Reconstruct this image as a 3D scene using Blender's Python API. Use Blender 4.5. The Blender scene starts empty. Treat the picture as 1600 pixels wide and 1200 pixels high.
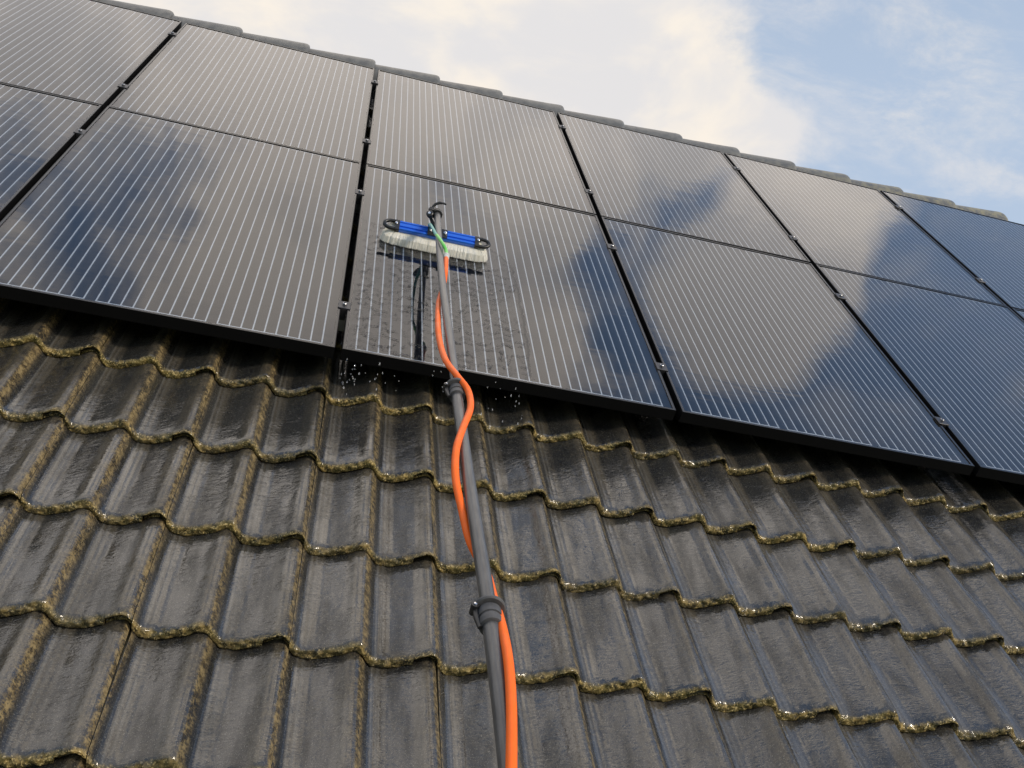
import bpy, math, random
from mathutils import Matrix, Vector, noise

random.seed(7)
R_ = math.radians
scene = bpy.context.scene
COL = scene.collection

# ------------------------------------------------------------------ frame of the roof slope
PITCH = R_(40)
Z0 = 6.0
# roof coordinates: u along the ridge, v up the slope, n away from the tiles; origin = lower
# left corner of the panel the brush is on
M = Matrix.Translation((0, 0, Z0)) @ Matrix.Rotation(PITCH, 4, 'X')
M3 = Matrix.Rotation(PITCH, 3, 'X')
GRAV = Vector((0, -math.sin(PITCH), -math.cos(PITCH)))      # downwards, in roof coordinates

# ------------------------------------------------------------------ camera
cam_d = bpy.data.cameras.new('camera')
cam = bpy.data.objects.new('camera', cam_d)
COL.objects.link(cam)
CR = ((0.9640740604, -0.0800835265, 0.2532742284),
      (0.1780322235, -0.5128348202, -0.8398243713),
      (0.1971439408, 0.8547438657, -0.4801532991))
CC = (-0.0848017518, -2.4945087227, 1.3901010320)
right, down, fwd = (Vector(r) for r in CR)
rot = Matrix((right, -down, -fwd)).transposed()
cam.matrix_world = M @ (Matrix.Translation(CC) @ rot.to_4x4())
cam_d.sensor_width = 36
cam_d.lens = 1589.3 / 1600 * 36
cam_d.clip_start = 0.05
cam_d.clip_end = 3000
scene.camera = cam

# ------------------------------------------------------------------ view
scene.view_settings.view_transform = 'Standard'
scene.view_settings.look = 'None'
scene.view_settings.exposure = 0.0
scene.view_settings.gamma = 1.0
scene.view_settings.use_curve_mapping = False
scene.render.engine = 'CYCLES'

# ------------------------------------------------------------------ sun
SUN_AZ, SUN_EL = 134.0, 28.0        # azimuth from +Y towards +X


def direction(az, el):
    a, e = R_(az), R_(el)
    return Vector((math.sin(a) * math.cos(e), math.cos(a) * math.cos(e), math.sin(e)))


sd = bpy.data.lights.new('sun', 'SUN')
sun = bpy.data.objects.new('sun', sd)
COL.objects.link(sun)
sd.energy = 2.5
sd.angle = R_(9)
sd.color = (1.0, 0.88, 0.72)
sun.rotation_euler = direction(SUN_AZ, SUN_EL).to_track_quat('Z', 'Y').to_euler()

# ------------------------------------------------------------------ sky
world = bpy.data.worlds.new('World')
scene.world = world
world.use_nodes = True
nt = world.node_tree
nt.nodes.clear()


class G:
    """small node-writing helper"""

    def __init__(self, tree):
        self.t = tree

    def n(self, kind, **kw):
        nd = self.t.nodes.new(kind)
        for k, v in kw.items():
            setattr(nd, k, v)
        return nd

    def put(self, sock, val):
        if hasattr(val, 'is_output') or isinstance(val, bpy.types.NodeSocket):
            self.t.links.new(val, sock)
        else:
            sock.default_value = val

    def m(self, op, a, b=0.0, c=0.0, clamp=False):
        nd = self.n('ShaderNodeMath', operation=op, use_clamp=clamp)
        for i, v in enumerate((a, b, c)):
            self.put(nd.inputs[i], v)
        return nd.outputs[0]

    def vm(self, op, a, b=None):
        nd = self.n('ShaderNodeVectorMath', operation=op)
        self.put(nd.inputs[0], a)
        if b is not None:
            self.put(nd.inputs[1], b)
        return nd.outputs['Value'] if op in ('DOT_PRODUCT', 'LENGTH', 'DISTANCE') else nd.outputs[0]

    def ramp(self, v, a, b, lo=0.0, hi=1.0, smooth=True):
        nd = self.n('ShaderNodeMapRange', interpolation_type='SMOOTHSTEP' if smooth else 'LINEAR')
        self.put(nd.inputs['Value'], v)
        for k, x in (('From Min', a), ('From Max', b), ('To Min', lo), ('To Max', hi)):
            self.put(nd.inputs[k], x)
        return nd.outputs['Result']

    def noise(self, vec, scale, detail=4, rough=0.5, dist=0.0):
        nd = self.n('ShaderNodeTexNoise')
        self.put(nd.inputs['Vector'], vec)
        self.put(nd.inputs['Scale'], scale)
        self.put(nd.inputs['Detail'], detail)
        self.put(nd.inputs['Roughness'], rough)
        self.put(nd.inputs['Distortion'], dist)
        return nd.outputs['Fac']

    def mix(self, f, a, b):
        nd = self.n('ShaderNodeMix', data_type='RGBA')
        self.put(nd.inputs[0], f)
        self.put(nd.inputs[6], a if not isinstance(a, tuple) else (*a, 1))
        self.put(nd.inputs[7], b if not isinstance(b, tuple) else (*b, 1))
        return nd.outputs[2]

    def mapping(self, vec, scale=(1, 1, 1), loc=(0, 0, 0), rot=(0, 0, 0)):
        nd = self.n('ShaderNodeMapping')
        self.put(nd.inputs['Vector'], vec)
        nd.inputs['Scale'].default_value = scale
        nd.inputs['Location'].default_value = loc
        nd.inputs['Rotation'].default_value = rot
        return nd.outputs[0]

    def bump(self, h, strength=0.3, dist=0.01, normal=None):
        nd = self.n('ShaderNodeBump')
        self.put(nd.inputs['Height'], h)
        self.put(nd.inputs['Strength'], strength)
        self.put(nd.inputs['Distance'], dist)
        if normal is not None:
            self.put(nd.inputs['Normal'], normal)
        return nd.outputs[0]


g = G(nt)
tc = g.n('ShaderNodeTexCoord')
dirv = g.vm('NORMALIZE', tc.outputs['Generated'])
sky = g.n('ShaderNodeTexSky', sky_type='NISHITA', sun_disc=False)
sky.sun_elevation = R_(SUN_EL)
sky.sun_rotation = R_(SUN_AZ)
sky.air_density = 1.0
sky.dust_density = 1.5
sky.ozone_density = 1.2
# clouds: a bank over the ridge and overhead, broken to the right
sep = g.n('ShaderNodeSeparateXYZ')
g.put(sep.inputs[0], dirv)
zz = g.m('ADD', g.m('MAXIMUM', sep.outputs[2], 0.0), 0.22)
comb = g.n('ShaderNodeCombineXYZ')
g.put(comb.inputs[0], g.m('DIVIDE', sep.outputs[0], zz))
g.put(comb.inputs[1], g.m('DIVIDE', sep.outputs[1], zz))
comb.inputs[2].default_value = 0.37
plane = comb.outputs[0]
f1 = g.noise(plane, 2.9, 9, 0.62, 0.15)
fine = g.m('MULTIPLY', g.m('SUBTRACT', g.noise(dirv, 7.5, 7, 0.6, 0.2), 0.5), g.ramp(sep.outputs[2], 0.35, 0.75, 0.25, 0.75))
f1 = g.m('ADD', f1, fine)
bank = g.ramp(g.vm('DOT_PRODUCT', dirv, tuple(direction(-30, 50))), 0.605, 0.775, -0.22, 0.24)
cov = g.m('ADD', f1, bank)
BLOBS = [  # azimuth, elevation, radius (deg), amount: gaps and clouds, some unseen ones added to vary the tile reflections
    (-36, 63, 6.0, -0.22), (-11, 60.5, 4.5, -0.20), (12, 59.5, 2.0, -0.15), (30, 61.5, 2.6, -0.16),
    (35, 56.5, 3.8, -0.32), (47, 62.5, 4.6, -0.30), (43.5, 53.8, 4.2, 0.36), (44.0, 48.0, 4.0, 0.34), (56, 54, 3.0, 0.10), (60, 44, 3.0, 0.12),
    (61, 48, 8.0, -0.25), (51, 43, 5.0, -0.16), (22, 24.5, 3.5, 0.20), (10, 28, 8.0, 0.20),
    (34, 30, 2.2, 0.12), (36, 26, 2.4, 0.10), (33, 25, 2.2, 0.05), (22, 32.5, 4.5, -0.20), (22.5, 24.0, 2.6, 0.14), (2, 31, 2.5, -0.12), (150, 80, 15.0, -0.26), (70, 76, 6.0, 0.20), (70, 58, 5.0, 0.16),
    (28, 50.5, 3.0, -0.16), (36, 51, 2.5, -0.08), (1, 68, 8.0, 0.1)]
for az, el, rad, amt in BLOBS:
    d = g.vm('DOT_PRODUCT', dirv, tuple(direction(az, el)))
    k = g.ramp(d, math.cos(R_(rad * 1.7)), 1.0, 0.0, amt)
    cov = g.m('ADD', cov, k)
cl = g.ramp(cov, 0.39, 0.67)
wisp = g.ramp(g.noise(g.mapping(plane, (1.0, 1.6, 1), (3, 1, 0)), 4.2, 9, 0.66, 0.3), 0.46, 0.76, 0.0, 0.60)
wisp = g.m('MULTIPLY', wisp, g.ramp(sep.outputs[2], 0.5, 0.75, 1.0, 0.65))
cl = g.m('MAXIMUM', cl, wisp)
tone = g.ramp(g.noise(plane, 4.2, 5, 0.55, 0.3), 0.38, 0.60)
high_sky = g.ramp(sep.outputs[2], 0.56, 0.80)  # clouds high up are made brighter to strengthen the reflections
lit = g.mix(high_sky, (9.7, 8.9, 7.9), (16.5, 15.0, 13.5))
shade = g.mix(high_sky, (7.9, 7.75, 7.8), (11.0, 10.4, 10.0))
ccol = g.mix(tone, shade, lit)
haze = g.mix(g.ramp(sep.outputs[2], 0.45, 0.8, 0.58, 0.36), sky.outputs[0], g.mix(g.ramp(sep.outputs[2], 0.5, 0.8), (7.0, 8.4, 10.4), (5.4, 8.6, 14.5)))
allsky = g.mix(cl, haze, ccol)
bg = g.n('ShaderNodeBackground')
g.put(bg.inputs[0], allsky)
bg.inputs[1].default_value = 0.1
out = g.n('ShaderNodeOutputWorld')
nt.links.new(bg.outputs[0], out.inputs[0])


# ------------------------------------------------------------------ materials
def mat(name):
    m = bpy.data.materials.new(name)
    m.use_nodes = True
    t = m.node_tree
    p = t.nodes['Principled BSDF']
    return m, G(t), p


def simple(name, col, rough=0.5, metal=0.0, spec=0.5, coat=0.0, bump=None, var=0.0):
    m, g, p = mat(name)
    tc = g.n('ShaderNodeTexCoord').outputs['Object']
    c = (*col, 1)
    if var:
        f = g.noise(tc, 60, 4, 0.6)
        a = tuple(x * (1 - var) for x in col)
        b = tuple(min(1, x * (1 + var)) for x in col)
        g.put(p.inputs['Base Color'], g.mix(g.ramp(f, 0.3, 0.7), a, b))
        g.put(p.inputs['Roughness'], g.ramp(g.noise(tc, 35, 3), 0.3, 0.7, rough * 0.8, min(1, rough * 1.25)))
    else:
        p.inputs['Base Color'].default_value = c
        p.inputs['Roughness'].default_value = rough
    p.inputs['Metallic'].default_value = metal
    p.inputs['Specular IOR Level'].default_value = spec
    p.inputs['Coat Weight'].default_value = coat
    if bump:
        g.put(p.inputs['Normal'], g.bump(g.noise(tc, bump[0], 4), bump[1], 0.001))
    return m


def tile_material():
    m, g, p = mat('wet_concrete_tile')
    tco = g.n('ShaderNodeTexCoord').outputs['Object']
    info = g.n('ShaderNodeObjectInfo')
    rnd = info.outputs['Random']
    off = g.n('ShaderNodeCombineXYZ')
    g.put(off.inputs[0], g.m('MULTIPLY', rnd, 37.0))
    g.put(off.inputs[1], g.m('MULTIPLY', rnd, 91.0))
    tc = g.vm('ADD', tco, off.outputs[0])
    a_flank = g.n('ShaderNodeAttribute', attribute_name='flank').outputs['Fac']
    a_edge = g.n('ShaderNodeAttribute', attribute_name='edge').outputs['Fac']
    a_rib = g.n('ShaderNodeAttribute', attribute_name='rib').outputs['Fac']
    # algae: less of it towards the right end of the roof
    pos = g.n('ShaderNodeNewGeometry').outputs['Position']
    sx = g.n('ShaderNodeSeparateXYZ')
    g.put(sx.inputs[0], pos)
    left = g.ramp(sx.outputs[0], -0.6, 1.9, 1.0, 0.38)
    n_lo = g.noise(tc, 14, 4, 0.6)
    n_mid = g.noise(tc, 70, 5, 0.65)
    n_hi = g.noise(tc, 240, 3, 0.65)
    n_grit = g.noise(tc, 520, 2, 0.6)
    a_sky_band = g.n('ShaderNodeAttribute', attribute_name='sky_band').outputs['Fac']
    base = g.mix(g.ramp(n_lo, 0.3, 0.7), (0.005, 0.006, 0.008), (0.014, 0.014, 0.015))
    base = g.mix(g.ramp(n_mid, 0.45, 0.7, 0, 0.5), base, (0.052, 0.046, 0.030))
    tint = g.ramp(rnd, 0.0, 1.0, 0.0, 0.8, False)
    base = g.mix(tint, base, (0.026, 0.025, 0.022))
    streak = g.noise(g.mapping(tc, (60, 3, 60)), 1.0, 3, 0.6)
    sky_band = g.m('MULTIPLY', a_sky_band, g.ramp(g.m('ADD', g.m('MULTIPLY', streak, 0.6), g.m('MULTIPLY', n_mid, 0.4)), 0.36, 0.58, 0.25, 1.0))
    base = g.mix(sky_band, base, (0.060, 0.051, 0.037))  # sky reflections on trough and crest facets, painted as beige bands
    base = g.mix(g.m('MULTIPLY', a_rib, 0.45), base, (0.15, 0.145, 0.13))  # pale line painted on the ribs for their silvery highlight
    # fine light specks of grain
    speck = g.m('MAXIMUM', g.ramp(n_hi, 0.60, 0.72, 0, 0.6), g.ramp(n_grit, 0.60, 0.70, 0, 0.8))
    base = g.mix(speck, base, (0.20, 0.19, 0.16))
    base = g.mix(g.ramp(n_hi, 0.46, 0.34, 0, 0.55), base, (0.014, 0.014, 0.013))
    # lichen film on the steep flanks
    fl = g.m('MULTIPLY', g.m('MULTIPLY', a_flank, left), g.ramp(g.m('ADD', g.m('ADD', g.m('MULTIPLY', n_mid, 0.3), g.m('MULTIPLY', n_lo, 0.25)), g.m('MULTIPLY', n_hi, 0.45)), 0.40, 0.56))
    alg = g.mix(g.ramp(n_mid, 0.35, 0.65), (0.11, 0.075, 0.028), (0.28, 0.21, 0.10))
    base = g.mix(g.m('MULTIPLY', fl, 0.85, clamp=True), base, alg)
    # moss on the front edge
    mossc = g.mix(g.ramp(n_mid, 0.40, 0.64), (0.030, 0.026, 0.010), (0.33, 0.235, 0.080))
    mossc = g.mix(g.ramp(g.noise(tc, 26, 3), 0.42, 0.60, 0, 0.6), mossc, (0.12, 0.10, 0.032))
    mossc = g.mix(g.ramp(n_hi, 0.52, 0.66), mossc, (0.60, 0.46, 0.20))
    ed = g.m('MULTIPLY', a_edge, g.ramp(g.m('ADD', g.m('ADD', g.m('MULTIPLY', n_mid, 0.6), g.m('MULTIPLY', n_lo, 0.5)), g.m('MULTIPLY', a_edge, 0.18)), 0.49, 0.64), clamp=True)
    ed = g.m('MULTIPLY', ed, g.ramp(g.m('FRACT', g.m('MULTIPLY', rnd, 7.31)), 0.0, 1.0, 0.55, 1.0, False))
    base = g.mix(ed, base, mossc)
    g.put(p.inputs['Base Color'], base)
    rough = g.ramp(g.m('ADD', g.m('MULTIPLY', n_lo, 0.5), g.m('MULTIPLY', n_mid, 0.5)), 0.35, 0.65, 0.50, 0.70)
    rough = g.m('ADD', rough, g.m('MULTIPLY', g.m('MAXIMUM', ed, fl), 0.25))
    g.put(p.inputs['Roughness'], rough)
    p.inputs['Specular IOR Level'].default_value = 0.15
    # water film running down, with little cross waves
    flow = g.noise(g.mapping(tc, (46, 105, 46)), 1.0, 3, 0.55, 1.2)
    film = g.ramp(g.noise(g.mapping(tc, (22, 4, 22)), 1.0, 4, 0.55), 0.34, 0.62)
    wet = g.m('SUBTRACT', 1.0, g.m('MULTIPLY', g.m('MAXIMUM', ed, g.m('MULTIPLY', fl, 0.7)), 0.95))
    g.put(p.inputs['Coat Weight'], g.m('MULTIPLY', wet, g.m('ADD', 0.5, g.m('MULTIPLY', film, 0.5))))
    g.put(p.inputs['Coat Roughness'], g.ramp(film, 0, 1, 0.08, 0.02))
    p.inputs['Coat IOR'].default_value = 1.78
    hgt = g.m('ADD', g.m('MULTIPLY', n_hi, 0.5), g.m('MULTIPLY', n_grit, 0.35))
    b1 = g.bump(hgt, 0.8, 0.0014)
    b1 = g.bump(n_mid, 0.3, 0.0008, b1)
    g.put(p.inputs['Normal'], b1)
    cb = g.bump(g.m('MULTIPLY', flow, g.ramp(n_lo, 0.40, 0.62, 0.25, 1.0)), 0.7, 0.0022)
    cb = g.bump(g.m('ADD', g.m('MULTIPLY', n_hi, 0.6), n_mid), g.m('ADD', 0.07, g.m('MULTIPLY', ed, 0.5)), 0.0012, cb)
    g.put(p.inputs['Coat Normal'], cb)
    return m


def glass_material(name='module_glass', ior=1.56, rough=0.010, wave=0.018):
    m = bpy.data.materials.new(name)
    m.use_nodes = True
    t = m.node_tree
    t.nodes.clear()
    g = G(t)
    tc = g.n('ShaderNodeTexCoord').outputs['Object']
    info = g.n('ShaderNodeObjectInfo').outputs['Random']
    off = g.n('ShaderNodeCombineXYZ')
    g.put(off.inputs[0], g.m('MULTIPLY', info, 13.0))
    tc = g.vm('ADD', tc, off.outputs[0])
    w1 = g.noise(g.mapping(tc, (2.2, 10.0, 3.0)), 1.0, 3, 0.5, 0.4)
    nrm = g.bump(w1, wave, 0.02)
    fr = g.n('ShaderNodeFresnel')
    fr.inputs['IOR'].default_value = ior
    g.put(fr.inputs['Normal'], nrm)
    gl = g.n('ShaderNodeBsdfGlossy')
    gl.inputs['Roughness'].default_value = rough
    gl.inputs['Color'].default_value = (0.97, 0.97, 0.98, 1)
    g.put(gl.inputs['Normal'], nrm)
    tr = g.n('ShaderNodeBsdfTransparent')
    tr.inputs['Color'].default_value = (0.93, 0.95, 0.95, 1)
    mx = g.n('ShaderNodeMixShader')
    g.put(mx.inputs[0], fr.outputs[0])
    t.links.new(tr.outputs[0], mx.inputs[1])
    t.links.new(gl.outputs[0], mx.inputs[2])
    o = g.n('ShaderNodeOutputMaterial')
    t.links.new(mx.outputs[0], o.inputs[0])
    return m


def film_material():
    m = bpy.data.materials.new('running_water')
    m.use_nodes = True
    t = m.node_tree
    t.nodes.clear()
    g = G(t)
    tc = g.n('ShaderNodeTexCoord').outputs['Object']
    sp = g.n('ShaderNodeSeparateXYZ')
    g.put(sp.inputs[0], tc)

    def lines(freq, warp, seed, width, thr):
        nz = g.noise(g.mapping(tc, (13, 8, 1), (seed, seed * 2, 0)), 1.0, 4, 0.6)
        f = g.m('FRACT', g.m('ADD', g.m('MULTIPLY', sp.outputs[1], freq), g.m('MULTIPLY', nz, warp)))
        ln = g.ramp(g.m('ABSOLUTE', g.m('SUBTRACT', f, 0.5)), 0.0, width, 1.0, 0.0)
        bk = g.ramp(g.noise(g.mapping(tc, (26, 20, 1), (seed + 5, 1, 0)), 1.0, 2, 0.5), thr, thr + 0.07)
        return g.m('MULTIPLY', ln, bk)
    calm = g.ramp(g.noise(g.mapping(tc, (8, 2.5, 1), (0.4, 0.2, 0)), 1.0, 2, 0.5), 0.34, 0.48, 0.2, 1.0)
    ll = g.m('MAXIMUM', lines(22, 4.2, 0.0, 0.085, 0.42), g.m('MULTIPLY', lines(37, 6.5, 3.3, 0.10, 0.48), 0.8))
    a = g.n('ShaderNodeAttribute', attribute_name='film').outputs['Fac']
    rim = g.n('ShaderNodeAttribute', attribute_name='rim').outputs['Fac']
    h = g.m('MULTIPLY', g.m('MULTIPLY', ll, calm), a)
    h = g.m('MAXIMUM', h, g.m('MULTIPLY', rim, 0.3))
    nrm = g.bump(h, 1.0, 0.0022)
    p = g.n('ShaderNodeBsdfPrincipled')
    p.inputs['Base Color'].default_value = (0.012, 0.013, 0.016, 1)  # near-black ripples paint in the dark reflections of clear water
    p.inputs['Roughness'].default_value = 0.06
    p.inputs['IOR'].default_value = 1.34
    g.put(p.inputs['Normal'], nrm)
    tr = g.n('ShaderNodeBsdfTransparent')
    mx = g.n('ShaderNodeMixShader')
    g.put(mx.inputs[0], g.m('MULTIPLY', h, 0.85, clamp=True))
    t.links.new(tr.outputs[0], mx.inputs[1])
    t.links.new(p.outputs[0], mx.inputs[2])
    o = g.n('ShaderNodeOutputMaterial')
    t.links.new(mx.outputs[0], o.inputs[0])
    return m


def cell_material():
    m, g, p = mat('solar_cells')
    tc = g.n('ShaderNodeTexCoord').outputs['Object']
    s = g.n('ShaderNodeSeparateXYZ')
    g.put(s.inputs[0], tc)
    f = g.noise(tc, 3.0, 3)
    g.put(p.inputs['Base Color'], g.mix(f, (0.010, 0.011, 0.016), (0.020, 0.021, 0.027)))
    p.inputs['Roughness'].default_value = 0.30
    p.inputs['Specular IOR Level'].default_value = 0.6
    return m


MT = tile_material()
GLASS = glass_material()
FILM = film_material()
CELL = cell_material()
BUS = simple('tinned_ribbon', (0.93, 0.93, 0.93), 0.5, 0.0)
FRAME = simple('black_anodised', (0.008, 0.008, 0.009), 0.25, 0.0, 0.6, 0.0, (300, 0.05))
FRAMESIDE_SHADED = simple('black_frame_side_shaded', (0.004, 0.004, 0.0045), 0.55, 0.0, 0.15)  # darker, duller copy of the frame black, painting its sides in shade
BACK = simple('black_backsheet', (0.014, 0.015, 0.020), 0.3)
ALU = simple('raw_aluminium', (0.50, 0.50, 0.51), 0.35, 0.9, 0.5, 0, (200, 0.1))
CLAMP = simple('clamp_metal', (0.07, 0.07, 0.075), 0.4, 0.7)
STEEL = simple('bolt_steel', (0.75, 0.75, 0.76), 0.2, 1.0)
BOLTM = simple('dull_bolt', (0.42, 0.42, 0.43), 0.3, 1.0)
BLUE = simple('blue_anodised', (0.020, 0.15, 0.72), 0.28, 0.35, 0.6, 0.5)
BLACKP = simple('black_plastic', (0.018, 0.018, 0.019), 0.38, 0, 0.5, 0, (250, 0.1))
DGREY = simple('grey_rubber', (0.075, 0.075, 0.078), 0.5, 0, 0.4, 0, (200, 0.15), 0.2)
ORANGE = simple('orange_hose', (0.96, 0.15, 0.012), 0.42, 0, 0.25, 0.0, (120, 0.05), 0.04)
GREEN = simple('green_tube', (0.16, 0.62, 0.10), 0.3, 0, 0.5, 0.3)
TEAL = simple('teal_tube', (0.03, 0.34, 0.30), 0.3, 0, 0.5, 0.3)
CABLE = simple('cable_sheath', (0.015, 0.015, 0.015), 0.45)
MORTAR = simple('ridge_concrete', (0.13, 0.13, 0.12), 0.62, 0, 0.4, 0.15, (120, 0.5), 0.35)
RENDER = simple('house_render', (0.55, 0.52, 0.46), 0.9, 0, 0.2, 0, (40, 0.4), 0.08)
WOOD = simple('roof_boards', (0.05, 0.04, 0.03), 0.9)


def pole_material():
    m, g, p = mat('carbon_pole')
    tc = g.n('ShaderNodeTexCoord').outputs['Object']
    n = g.noise(g.mapping(tc, (120, 14, 120)), 1.0, 5, 0.6)
    w = g.n('ShaderNodeTexWave', bands_direction='Y')
    g.put(w.inputs['Vector'], tc)
    w.inputs['Scale'].default_value = 60
    w.inputs['Distortion'].default_value = 1.5
    c = g.mix(g.ramp(n, 0.35, 0.65), (0.050, 0.050, 0.052), (0.090, 0.089, 0.088))
    c = g.mix(g.m('MULTIPLY', w.outputs['Fac'], 0.16), c, (0.05, 0.05, 0.05))
    g.put(p.inputs['Base Color'], c)
    p.inputs['Roughness'].default_value = 0.36
    p.inputs['Coat Weight'].default_value = 0.3
    p.inputs['Coat Roughness'].default_value = 0.15
    return m


POLE = pole_material()


def bristle_material():
    m, g, p = mat('bristle_fibre')
    tc = g.n('ShaderNodeTexCoord').outputs['Object']
    n = g.noise(g.mapping(tc, (120, 20, 20)), 1.0, 3)
    g.put(p.inputs['Base Color'], g.mix(g.ramp(n, 0.3, 0.7), (0.95, 0.93, 0.86), (0.97, 0.965, 0.93)))
    p.inputs['Roughness'].default_value = 0.5
    # nylon lets light through
    tl = g.n('ShaderNodeBsdfTranslucent')
    tl.inputs['Color'].default_value = (0.97, 0.93, 0.82, 1)
    mx = g.n('ShaderNodeMixShader')
    mx.inputs[0].default_value = 0.35
    m.node_tree.links.new(p.outputs[0], mx.inputs[1])
    m.node_tree.links.new(tl.outputs[0], mx.inputs[2])
    m.node_tree.links.new(mx.outputs[0], m.node_tree.nodes['Material Output'].inputs[0])
    return m


BRIST = bristle_material()


def drop_material():
    m, g, p = mat('water_drop')
    p.inputs['Base Color'].default_value = (1, 1, 1, 1)
    p.inputs['Roughness'].default_value = 0.0
    p.inputs['IOR'].default_value = 1.33
    p.inputs['Transmission Weight'].default_value = 0.8
    return m


DROP = drop_material()


# ------------------------------------------------------------------ object helpers
def link(o, parent=None):
    COL.objects.link(o)
    if parent is not None:
        o.parent = parent
    return o


def thing(name, label, cat, loc=(0, 0, 0), rot=None, group=None, local=True):
    o = bpy.data.objects.new(name, None)
    o.empty_display_size = 0.1
    link(o)
    mt = Matrix.Translation(loc)
    if rot is not None:
        mt = mt @ rot.to_4x4()
    o.matrix_world = (M @ mt) if local else mt
    o['label'] = label
    o['category'] = cat
    if group:
        o['group'] = group
    return o


def mesh(name, vs, fs, smooth=False):
    me = bpy.data.meshes.new(name)
    me.from_pydata([tuple(v) for v in vs], [], fs)
    me.update()
    if smooth:
        me.polygons.foreach_set('use_smooth', [True] * len(me.polygons))
    return me


def obj(name, me, material, parent=None):
    o = bpy.data.objects.new(name, me)
    if material is not None and len(me.materials) == 0:
        me.materials.append(material)
    return link(o, parent)


class MB:
    def __init__(self):
        self.v, self.f = [], []

    def box(self, a, b, c=0.0):
        """axis-aligned box, edges chamfered by c"""
        (x0, y0, z0), (x1, y1, z1) = a, b
        n = len(self.v)
        if c <= 0:
            self.v += [(x0, y0, z0), (x1, y0, z0), (x1, y1, z0), (x0, y1, z0),
                       (x0, y0, z1), (x1, y0, z1), (x1, y1, z1), (x0, y1, z1)]
            self.f += [tuple(n + i for i in q) for q in
                       ((0, 3, 2, 1), (4, 5, 6, 7), (0, 1, 5, 4), (1, 2, 6, 5), (2, 3, 7, 6), (3, 0, 4, 7))]
            return self
        rings = []
        for z, s in ((z0, c), (z0 + c, 0), (z1 - c, 0), (z1, c)):
            r = []
            for (x, y) in ((x0 + s + c, y0 + s), (x1 - s - c, y0 + s), (x1 - s, y0 + s + c), (x1 - s, y1 - s - c),
                           (x1 - s - c, y1 - s), (x0 + s + c, y1 - s), (x0 + s, y1 - s - c), (x0 + s, y0 + s + c)):
                r.append(len(self.v))
                self.v.append((x, y, z))
            rings.append(r)
        for a_, b_ in zip(rings, rings[1:]):
            for i in range(8):
                j = (i + 1) % 8
                self.f.append((a_[i], a_[j], b_[j], b_[i]))
        self.f.append(tuple(reversed(rings[0])))
        self.f.append(tuple(rings[-1]))
        return self

    def tube(self, pts, rad, seg=14, cap=True):
        pts = [Vector(p) for p in pts]
        rads = rad if isinstance(rad, (list, tuple)) else [rad] * len(pts)
        prev = None
        rings = []
        for i, p in enumerate(pts):
            t = (pts[min(i + 1, len(pts) - 1)] - pts[max(i - 1, 0)])
            if t.length < 1e-9:
                t = rings and tl or Vector((0, 0, 1))
            t = t.normalized()
            tl = t
            if prev is None:
                a = Vector((0, 0, 1)) if abs(t.z) < 0.9 else Vector((1, 0, 0))
                x = t.cross(a).normalized()
            else:
                x = (prev - t * prev.dot(t)).normalized()
            y = t.cross(x)
            prev = x
            r = []
            for k in range(seg):
                an = 2 * math.pi * k / seg
                r.append(len(self.v))
                self.v.append(tuple(p + (x * math.cos(an) + y * math.sin(an)) * rads[i]))
            rings.append(r)
        for a_, b_ in zip(rings, rings[1:]):
            for i in range(seg):
                j = (i + 1) % seg
                self.f.append((a_[i], a_[j], b_[j], b_[i]))
        if cap:
            self.f.append(tuple(reversed(rings[0])))
            self.f.append(tuple(rings[-1]))
        return self

    def lathe(self, o, axis, prof, seg=28):
        """prof: (distance along axis, radius)"""
        axis = Vector(axis).normalized()
        o = Vector(o)
        a = Vector((0, 0, 1)) if abs(axis.z) < 0.9 else Vector((1, 0, 0))
        x = axis.cross(a).normalized()
        y = axis.cross(x)
        rings = []
        for d, r_ in prof:
            r = []
            for k in range(seg):
                an = 2 * math.pi * k / seg
                r.append(len(self.v))
                self.v.append(tuple(o + axis * d + (x * math.cos(an) + y * math.sin(an)) * r_))
            rings.append(r)
        for a_, b_ in zip(rings, rings[1:]):
            for i in range(seg):
                j = (i + 1) % seg
                self.f.append((a_[i], a_[j], b_[j], b_[i]))
        self.f.append(tuple(reversed(rings[0])))
        self.f.append(tuple(rings[-1]))
        return self

    def xf(self, mtx, start=0):
        for i in range(start, len(self.v)):
            self.v[i] = tuple(mtx @ Vector(self.v[i]))
        return self

    def build(self, name, material, parent=None, smooth=False):
        me = mesh(name, self.v, self.f, smooth)
        if smooth:
            try:
                me.set_sharp_from_angle(angle=R_(38))
            except Exception:
                pass
        return obj(name, me, material, parent)


def spline(pts, n=8):
    pts = [Vector(p) for p in pts]
    P = [pts[0] * 2 - pts[1]] + pts + [pts[-1] * 2 - pts[-2]]
    res = []
    for i in range(1, len(P) - 2):
        for k in range(n):
            t = k / n
            a, b, c, d = P[i - 1], P[i], P[i + 1], P[i + 2]
            res.append(0.5 * ((2 * b) + (c - a) * t + (2 * a - 5 * b + 4 * c - d) * t * t + (3 * b - a - 3 * c + d) * t ** 3))
    res.append(pts[-1])
    return res


# ------------------------------------------------------------------ ground
gm, gg, gp = mat('lawn')
gtc = gg.n('ShaderNodeTexCoord').outputs['Object']
gg.put(gp.inputs['Base Color'], gg.mix(gg.noise(gtc, 0.8, 6), (0.035, 0.06, 0.018), (0.075, 0.10, 0.035)))
gp.inputs['Roughness'].default_value = 0.95
gnd = obj('ground', mesh('ground', [(-600, -600, 0), (600, -600, 0), (600, 600, 0), (-600, 600, 0)], [(0, 1, 2, 3)]), gm)
gnd['kind'] = 'structure'

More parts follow.
